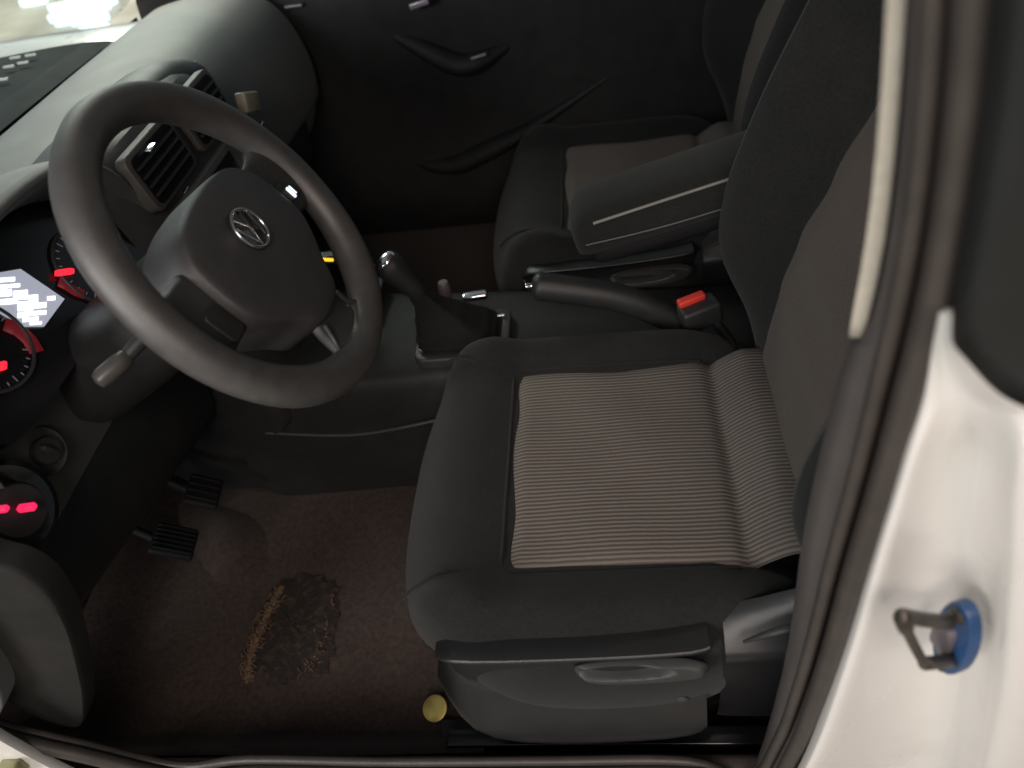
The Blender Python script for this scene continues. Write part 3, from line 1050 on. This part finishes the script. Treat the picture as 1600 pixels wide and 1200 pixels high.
gl = thing('gear_lever', 'gear lever with chrome-capped knob and pleated black boot in front of driver seat', 'gear lever', (-.25, .335, .575))
bc = P(722, 512, z=.60)
ringb = rpoly(.078, .062, .02)
fr = MB()
e1_, e2_, e3_ = Vector((1, 0, 0)), Vector((0, 1, 0)), Vector((0, 0, 1))
b0 = Vector((bc.x, bc.y, .578))
fr.prism(ringb, b0, e1_, e2_, e3_, -.01, .010, .004)
fr.make('boot_frame', PLG, gl)
for u, v, hx in ((778, 494, .012), (662, 547, .007), (664, 492, .008), (735, 542, .03)):
    q = P(u, v, z=.592)
    MB().box(q, (hx, .003, .003), Matrix.Rotation(R(5), 3, 'Z'), .001).make('frame_trim', CHR, gl)
kt = P(606, 412, y=.325)
rows = []
for i in range(17):
    t = i / 16
    c = lerp(b0 + Vector((0, 0, .006)), kt, (t ** 1.3) * .72)
    s = interp(t, [(0, 1), (.25, .90), (.5, .62), (.75, .30), (1, .15)]) * (1 + (.05 if i % 2 else -.04))
    rows.append([c + Vector((a * s, b * s, 0)) for a, b in rpoly(.068, .053, .02, 4)])
MB().grid(rows, close_u=True, cap=True).make('boot', mat('boot_leather', (.009, .009, .009), .85, .2, 60, .4, 500, spec=.2), gl, sub=1)
MB().tube([b0, kt], .006, 10).make('lever_shaft', STL, gl)
kd = (kt - b0).normalized()
MB().lathe([(.010, -.075), (.014, -.07), (.017, -.055), (.021, -.03), (.024, -.012), (.0235, 0), (.020, .008), (.012, .013), (.001, .014)], kt, kd, 24).make('gear_knob', PLA, gl)
MB().lathe([(.0205, 0), (.021, .006), (.016, .012), (.006, .0148), (.001, .015)], kt + kd * .002, kd, 24).make('knob_cap', CHR, gl)
# small items on console beside the boot
lt = P(742, 462, z=.60)
o = MB().box(lt, (.022, .010, .006), Matrix.Rotation(R(6), 3, 'Z'), .004).make('metal_piece', CHR)
tag(o, 'small shiny metal piece lying on the console beside the gear boot', 'metal piece')
lt = P(694, 450, z=.605)
o = MB().lathe([(.010, -.03), (.011, 0), (.010, .010), (.008, .013), (.001, .013)], lt, (0, 0, 1), 16).make('capped_stick', mat('grey_stick', (.10, .085, .085), .4, .1, 40))
tag(o, 'grey capped stick standing on the console beyond the gear boot', 'stick')
hb = thing('handbrake', 'long black handbrake lever with smooth grip between the front seats', 'handbrake', (.08, .29, .56))
pt = [P(828, 428, y=.29), P(850, 430, y=.29), P(900, 436, y=.29), P(960, 446, y=.29), P(1010, 462, y=.29), P(1060, 486, y=.29)]
pth = bez(pt, 6)
MB().tube([p + Vector((0, 0, -.022)) for p in pth], [min(.022, .012 + .003 * k) for k in range(len(pth))], 14).make('lever_grip', PLA, hb)
MB().lathe([(.005, -.005), (.005, .004), (.004, .006), (.001, .006)], pt[0] + Vector((-.004, 0, -.022)), (-1, 0, .1), 14).make('release_button', CHR, hb)
MB().tube([pt[-1] + Vector((0, 0, -.03)), pt[-1] + Vector((.06, 0, -.09))], .016, 10).make('lever_base', PLA, hb)

ar = thing('armrest', 'black padded armrest with light edge line between the two front seats', 'armrest', (.4, .33, .7))
a0 = P(905, 352, y=.27)
a1 = P(1136, 278, y=.27)
ex = (a1 - a0).normalized()
ey = Vector((0, 1, 0))
ez = ex.cross(ey).normalized()
ez = Vector((ez.x, ez.y, abs(ez.z)))


def armrow(s, scale=1.0, lift=0):
    o_ = a0 + ex * s
    base = [(-.002, -.052), (-.006, -.040), (-.004, -.024), (0, -.012), (.004, -.003), (.014, .006), (.03, .010), (.06, .012), (.09, .010), (.105, .004), (.112, -.006), (.114, -.03), (.112, -.052)]
    return [o_ + ey * (.055 + (a - .055) * scale) + ez * (b * scale + lift) for a, b in base]


MB().grid([armrow(-.022, .55, -.03), armrow(-.014, .8, -.012), armrow(0, .95, -.003)] + [armrow(s) for s in (.02, .08, .16, .26, .38, .5)], cap=True).make('armrest_pad', BLK, ar, sub=1)
MB().tube(bez([a0 + ex * .02 + ey * -.004 + ez * -.002, a0 + ex * .12 + ey * -.004 + ez * -.001, a0 + ex * .3 + ey * -.004 + ez * 0], 6), .0024, 6).make('edge_piping', mat('grey_piping', (.13, .12, .11), .45, .1, 60), ar)
MB().tube(bez([a0 + ex * .0 + ey * -.007 + ez * -.030, a0 + ex * .12 + ey * -.008 + ez * -.038, a0 + ex * .3 + ey * -.008 + ez * -.038], 6), .0016, 6).make('edge_piping', PLG, ar)
rows = []
for s_, q_ in ((-.004, .75), (.006, .93), (.03, 1), (.12, 1), (.26, 1), (.40, 1), (.5, 1)):
    o_ = a0 + ex * s_
    rows.append([o_ + ey * (.055 + a * q_) + ez * b for a, b in ((-.048, -.050), (-.050, -.060), (-.047, -.078), (-.035, -.088), (0, -.09), (.035, -.088), (.047, -.078), (.050, -.06), (.048, -.05))])
MB().grid(rows, cap=True).make('armrest_base', DRK, ar, sub=1)
MB().box(a0 + ex * .28 + ey * .055 + ez * -.15, (.06, .03, .12), bev=.01).make('armrest_post', PLA, ar)

# ------------------------------------------------------------------ pedals, mat, disc
def pedal(name, label, u, v, z, wx, wy, ribs, tilt, rotz=0):
    c = P(u, v, z=z)
    t = thing(name, label, 'pedal', c, 'foot pedals')
    rm = Matrix.Rotation(R(rotz), 3, 'Z') @ Matrix.Rotation(R(tilt), 3, 'Y')
    MB().box(c, (wx, wy, .006), rm, .005).make('pedal_pad', DRK, t)
    for k in range(ribs):
        a = (k + .5) / ribs * 2 - 1
        MB().box(c + rm @ Vector((0, a * wy * .88, .007)), (wx * .9, .0016, .0025), rm, .001).make('rib', DRK, t)
    a = c + rm @ Vector((-.02, 0, -.006))
    MB().tube(bez([a, a + Vector((-.06, .01, .05)), a + Vector((-.10, .015, .16)), a + Vector((-.10, .015, .26))], 5), .008, 8).make('pedal_arm', DRK, t)


pedal('foot_pedal', 'ribbed black clutch pedal, lower of the two ribbed pads at the mat edge', 272, 846, .42, .034, .030, 6, 35, 8)
pedal('foot_pedal', 'ribbed black brake pedal, upper pad just above the brown mat', 318, 768, .43, .028, .032, 4, 35, 8)

rows = []
mpx = []
nx, ny = 40, 30
A, B, C_, D = P(250, 905, z=.328), P(140, 1120, z=.328), P(700, 1180, z=.328), P(640, 730, z=.328)
for i in range(nx + 1):
    row = []
    for j in range(ny + 1):
        s, t = i / nx, j / ny
        x = lerp(-.86, -.20, s)
        y = lerp(-.282, .225, t) 
        x -= .0
        z = .3225 + .004 * sin(x * 14 + y * 9) + .003 * sin(y * 25 - x * 7) + .010 * smooth((-.72 - x) / .14) * 1
        z += .055 * smooth((-.76 - x) / .10) + .06 * smooth((-.225 - y) / .055)
        row.append((x, y, z + .004))
    rows.append(row)
fm = thing('floor_mat', 'brown floor mat with a torn worn patch under the pedals', 'floor mat', (-.5, 0, .32))
MB().grid(rows).make('mat_sheet', MATM, fm)


def mz(x, y):
    return .3265 + .004 * sin(x * 14 + y * 9) + .003 * sin(y * 25 - x * 7) + .010 * smooth((-.72 - x) / .14) + .055 * smooth((-.76 - x) / .10)


def onmat(u, v, dz=0):
    p = P(u, v, z=.33)
    return Vector((p.x, p.y, mz(p.x, p.y) + dz))


# torn patch: raised ragged edge round a dark hollow
op = [(432, 905), (470, 892), (520, 905), (530, 950), (520, 1010), (500, 1050), (440, 1062), (395, 1055), (385, 1020), (398, 970), (415, 935)]
out = bez([onmat(u, v, .0065) for u, v in op], 5, True)
cen = sum(out, Vector()) / len(out)
rows = []
for s in (.02, .25, .45, .62, .78, .9, 1.0):
    row = []
    for p in out:
        q = cen + (p - cen) * (s * (1 + .08 * random.uniform(-1, 1) * (s > .9)))
        q.z = mz(q.x, q.y) + .002 + .0025 * random.random() - .0015 * (s > .95)
        row.append(q)
    rows.append(row)
MB().grid(rows, close_u=True, cap=True).make('torn_patch', WORN, fm)
band = bez([onmat(u, v) for u, v in [(438, 912), (420, 950), (406, 985), (395, 1015), (388, 1045), (390, 1066)]], 8)
rows = []
for i, p in enumerate(band):
    wd = .0055 + .0035 * random.random()
    wd *= .35 if i in (0, len(band) - 1) else 1
    rows.append([Vector((p.x - wd, p.y - wd * .3, mz(p.x, p.y) + .001)), Vector((p.x - wd * .4, p.y, mz(p.x, p.y) + .0045 + .002 * random.random())), Vector((p.x + wd * .5, p.y, mz(p.x, p.y) + .005)), Vector((p.x + wd, p.y + wd * .3, mz(p.x, p.y) + .001))])
MB().grid(rows).make('torn_lip', FRAY, fm)
frs = MB()
for k in range(420):
    a = random.random()
    lft = random.random() < .66
    pool = [(436, 920), (416, 955), (403, 985), (394, 1015), (386, 1058)] if lft else [(522, 925), (518, 955), (508, 990), (492, 1025), (468, 1050)]
    if not lft and random.random() < .72:
        continue
    i = min(3, int(a * 4))
    fu, fv = lerp(pool[i][0], pool[i + 1][0], a * 4 - i), lerp(pool[i][1], pool[i + 1][1], a * 4 - i)
    p = onmat(fu + random.gauss(0, 5), fv + random.gauss(0, 4), .002 + .003 * random.random())
    dr = Vector((random.uniform(-.006, .010), random.uniform(-.012, .012), random.uniform(-.001, .004)))
    frs.tube([p, p + dr * .5 + Vector((0, 0, .002)), p + dr], [.0011, .0009, .0004], 4)
o = frs.make('frayed_edge', FRAY, fm)
o['kind'] = 'stuff'
# folded flap near the pedals, and the seam across the mat
rows = []
for (u0, v0, u1, v1, h) in [(290, 765, 420, 800, .02), (275, 800, 430, 830, .045), (290, 850, 430, 870, .05), (310, 890, 420, 890, .035), (330, 930, 415, 905, .012)]:
    rows.append([onmat(lerp(u0, u1, t), lerp(v0, v1, t), -.006 + h * .55 * sin(pi * t) * (0 if v0 in (765, 930) else 1)) for t in (0, .15, .35, .5, .65, .85, 1)])
MB().grid(rows).make('mat_fold', MATM, fm, sub=2)

cpos = P(680, 1107, z=.342)
o = MB().lathe([(.0175, -.003), (.0185, 0), (.0175, .0025), (.012, .0035), (.001, .0038)], cpos, (-.1, -.35, .93), 28).make('brass_disc', GOLD)
tag(o, 'small brass coloured disc lying on the brown floor near the seat front', 'disc')

# ------------------------------------------------------------------ passenger door
DRP = mat('door_plastic', (.019, .019, .020), .6, .2, 25, .3, 900, spec=.3, dust=.04)
pd = thing('passenger_door', 'black inner panel of the closed passenger door with a sweeping armrest', 'car door', (-.2, 1.12, .4))
rows = []
for x in (-1.0, -.8, -.6, -.4, -.2, 0, .2, .5, .8):
    rows.append([(x, y, z) for y, z in ((1.12, .30), (1.09, .36), (1.10, .46), (1.125, .55), (1.13, .65), (1.125, .78), (1.11, .89), (1.12, .965), (1.15, .975))])
MB().grid(rows).make('door_panel', DRP, pd, sub=1)
pth = bez([P(640, 246, y=1.13), P(672, 258, y=1.115), P(715, 256, y=1.11), P(760, 236, y=1.11), P(832, 198, y=1.118), P(985, 96, y=1.14)], 6)
MB().tube(pth, [(.008 + .022 * smooth(k / 14)) * (1 - .8 * smooth((k - 18) / 12)) for k in range(len(pth))], 14, flat=.8).make('door_armrest', DRP, pd)
pth = bez([P(590, 40, y=1.145), P(650, 70, y=1.125), P(715, 100, y=1.115), P(755, 92, y=1.115), P(805, 64, y=1.14)], 6)
MB().tube(pth, [.006 + .024 * sin(pi * k / (len(pth) - 1)) for k in range(len(pth))], 14, flat=.8).make('pull_handle', DRP, pd)
MB().box(P(748, 88, y=1.085), (.018, .004, .003), Matrix.Rotation(R(-10), 3, 'Y'), .001).make('handle_trim', SIL, pd)
MB().box(P(655, 6, y=1.08), (.022, .006, .006), Matrix.Rotation(R(-10), 3, 'Y'), .002).make('door_latch', mat('mauve_chrome', (.42, .36, .42), .3, .1, 40, metal=.6), pd)
rows = [[(x, y, z) for y, z in ((1.145, .88), (1.10, 1.42))] for x in (-.95, -.4, .1, .6)]
o = MB().grid(rows).make('door_window', GLS, pd)
# rear bulkhead behind the seats and inner side wall on the driver side
bkh = MB()
bkh.grid([[(.78, y, z) for y in (-.33, .36, 1.1)] for z in (.3, .7, 1.1, 1.5)])
bkh.make('rear_bulkhead', PLA, body)
MB().box(P(459, 9, y=1.105), (.020, .006, .0025), bev=.001).make('handle_trim', SIL, pd)
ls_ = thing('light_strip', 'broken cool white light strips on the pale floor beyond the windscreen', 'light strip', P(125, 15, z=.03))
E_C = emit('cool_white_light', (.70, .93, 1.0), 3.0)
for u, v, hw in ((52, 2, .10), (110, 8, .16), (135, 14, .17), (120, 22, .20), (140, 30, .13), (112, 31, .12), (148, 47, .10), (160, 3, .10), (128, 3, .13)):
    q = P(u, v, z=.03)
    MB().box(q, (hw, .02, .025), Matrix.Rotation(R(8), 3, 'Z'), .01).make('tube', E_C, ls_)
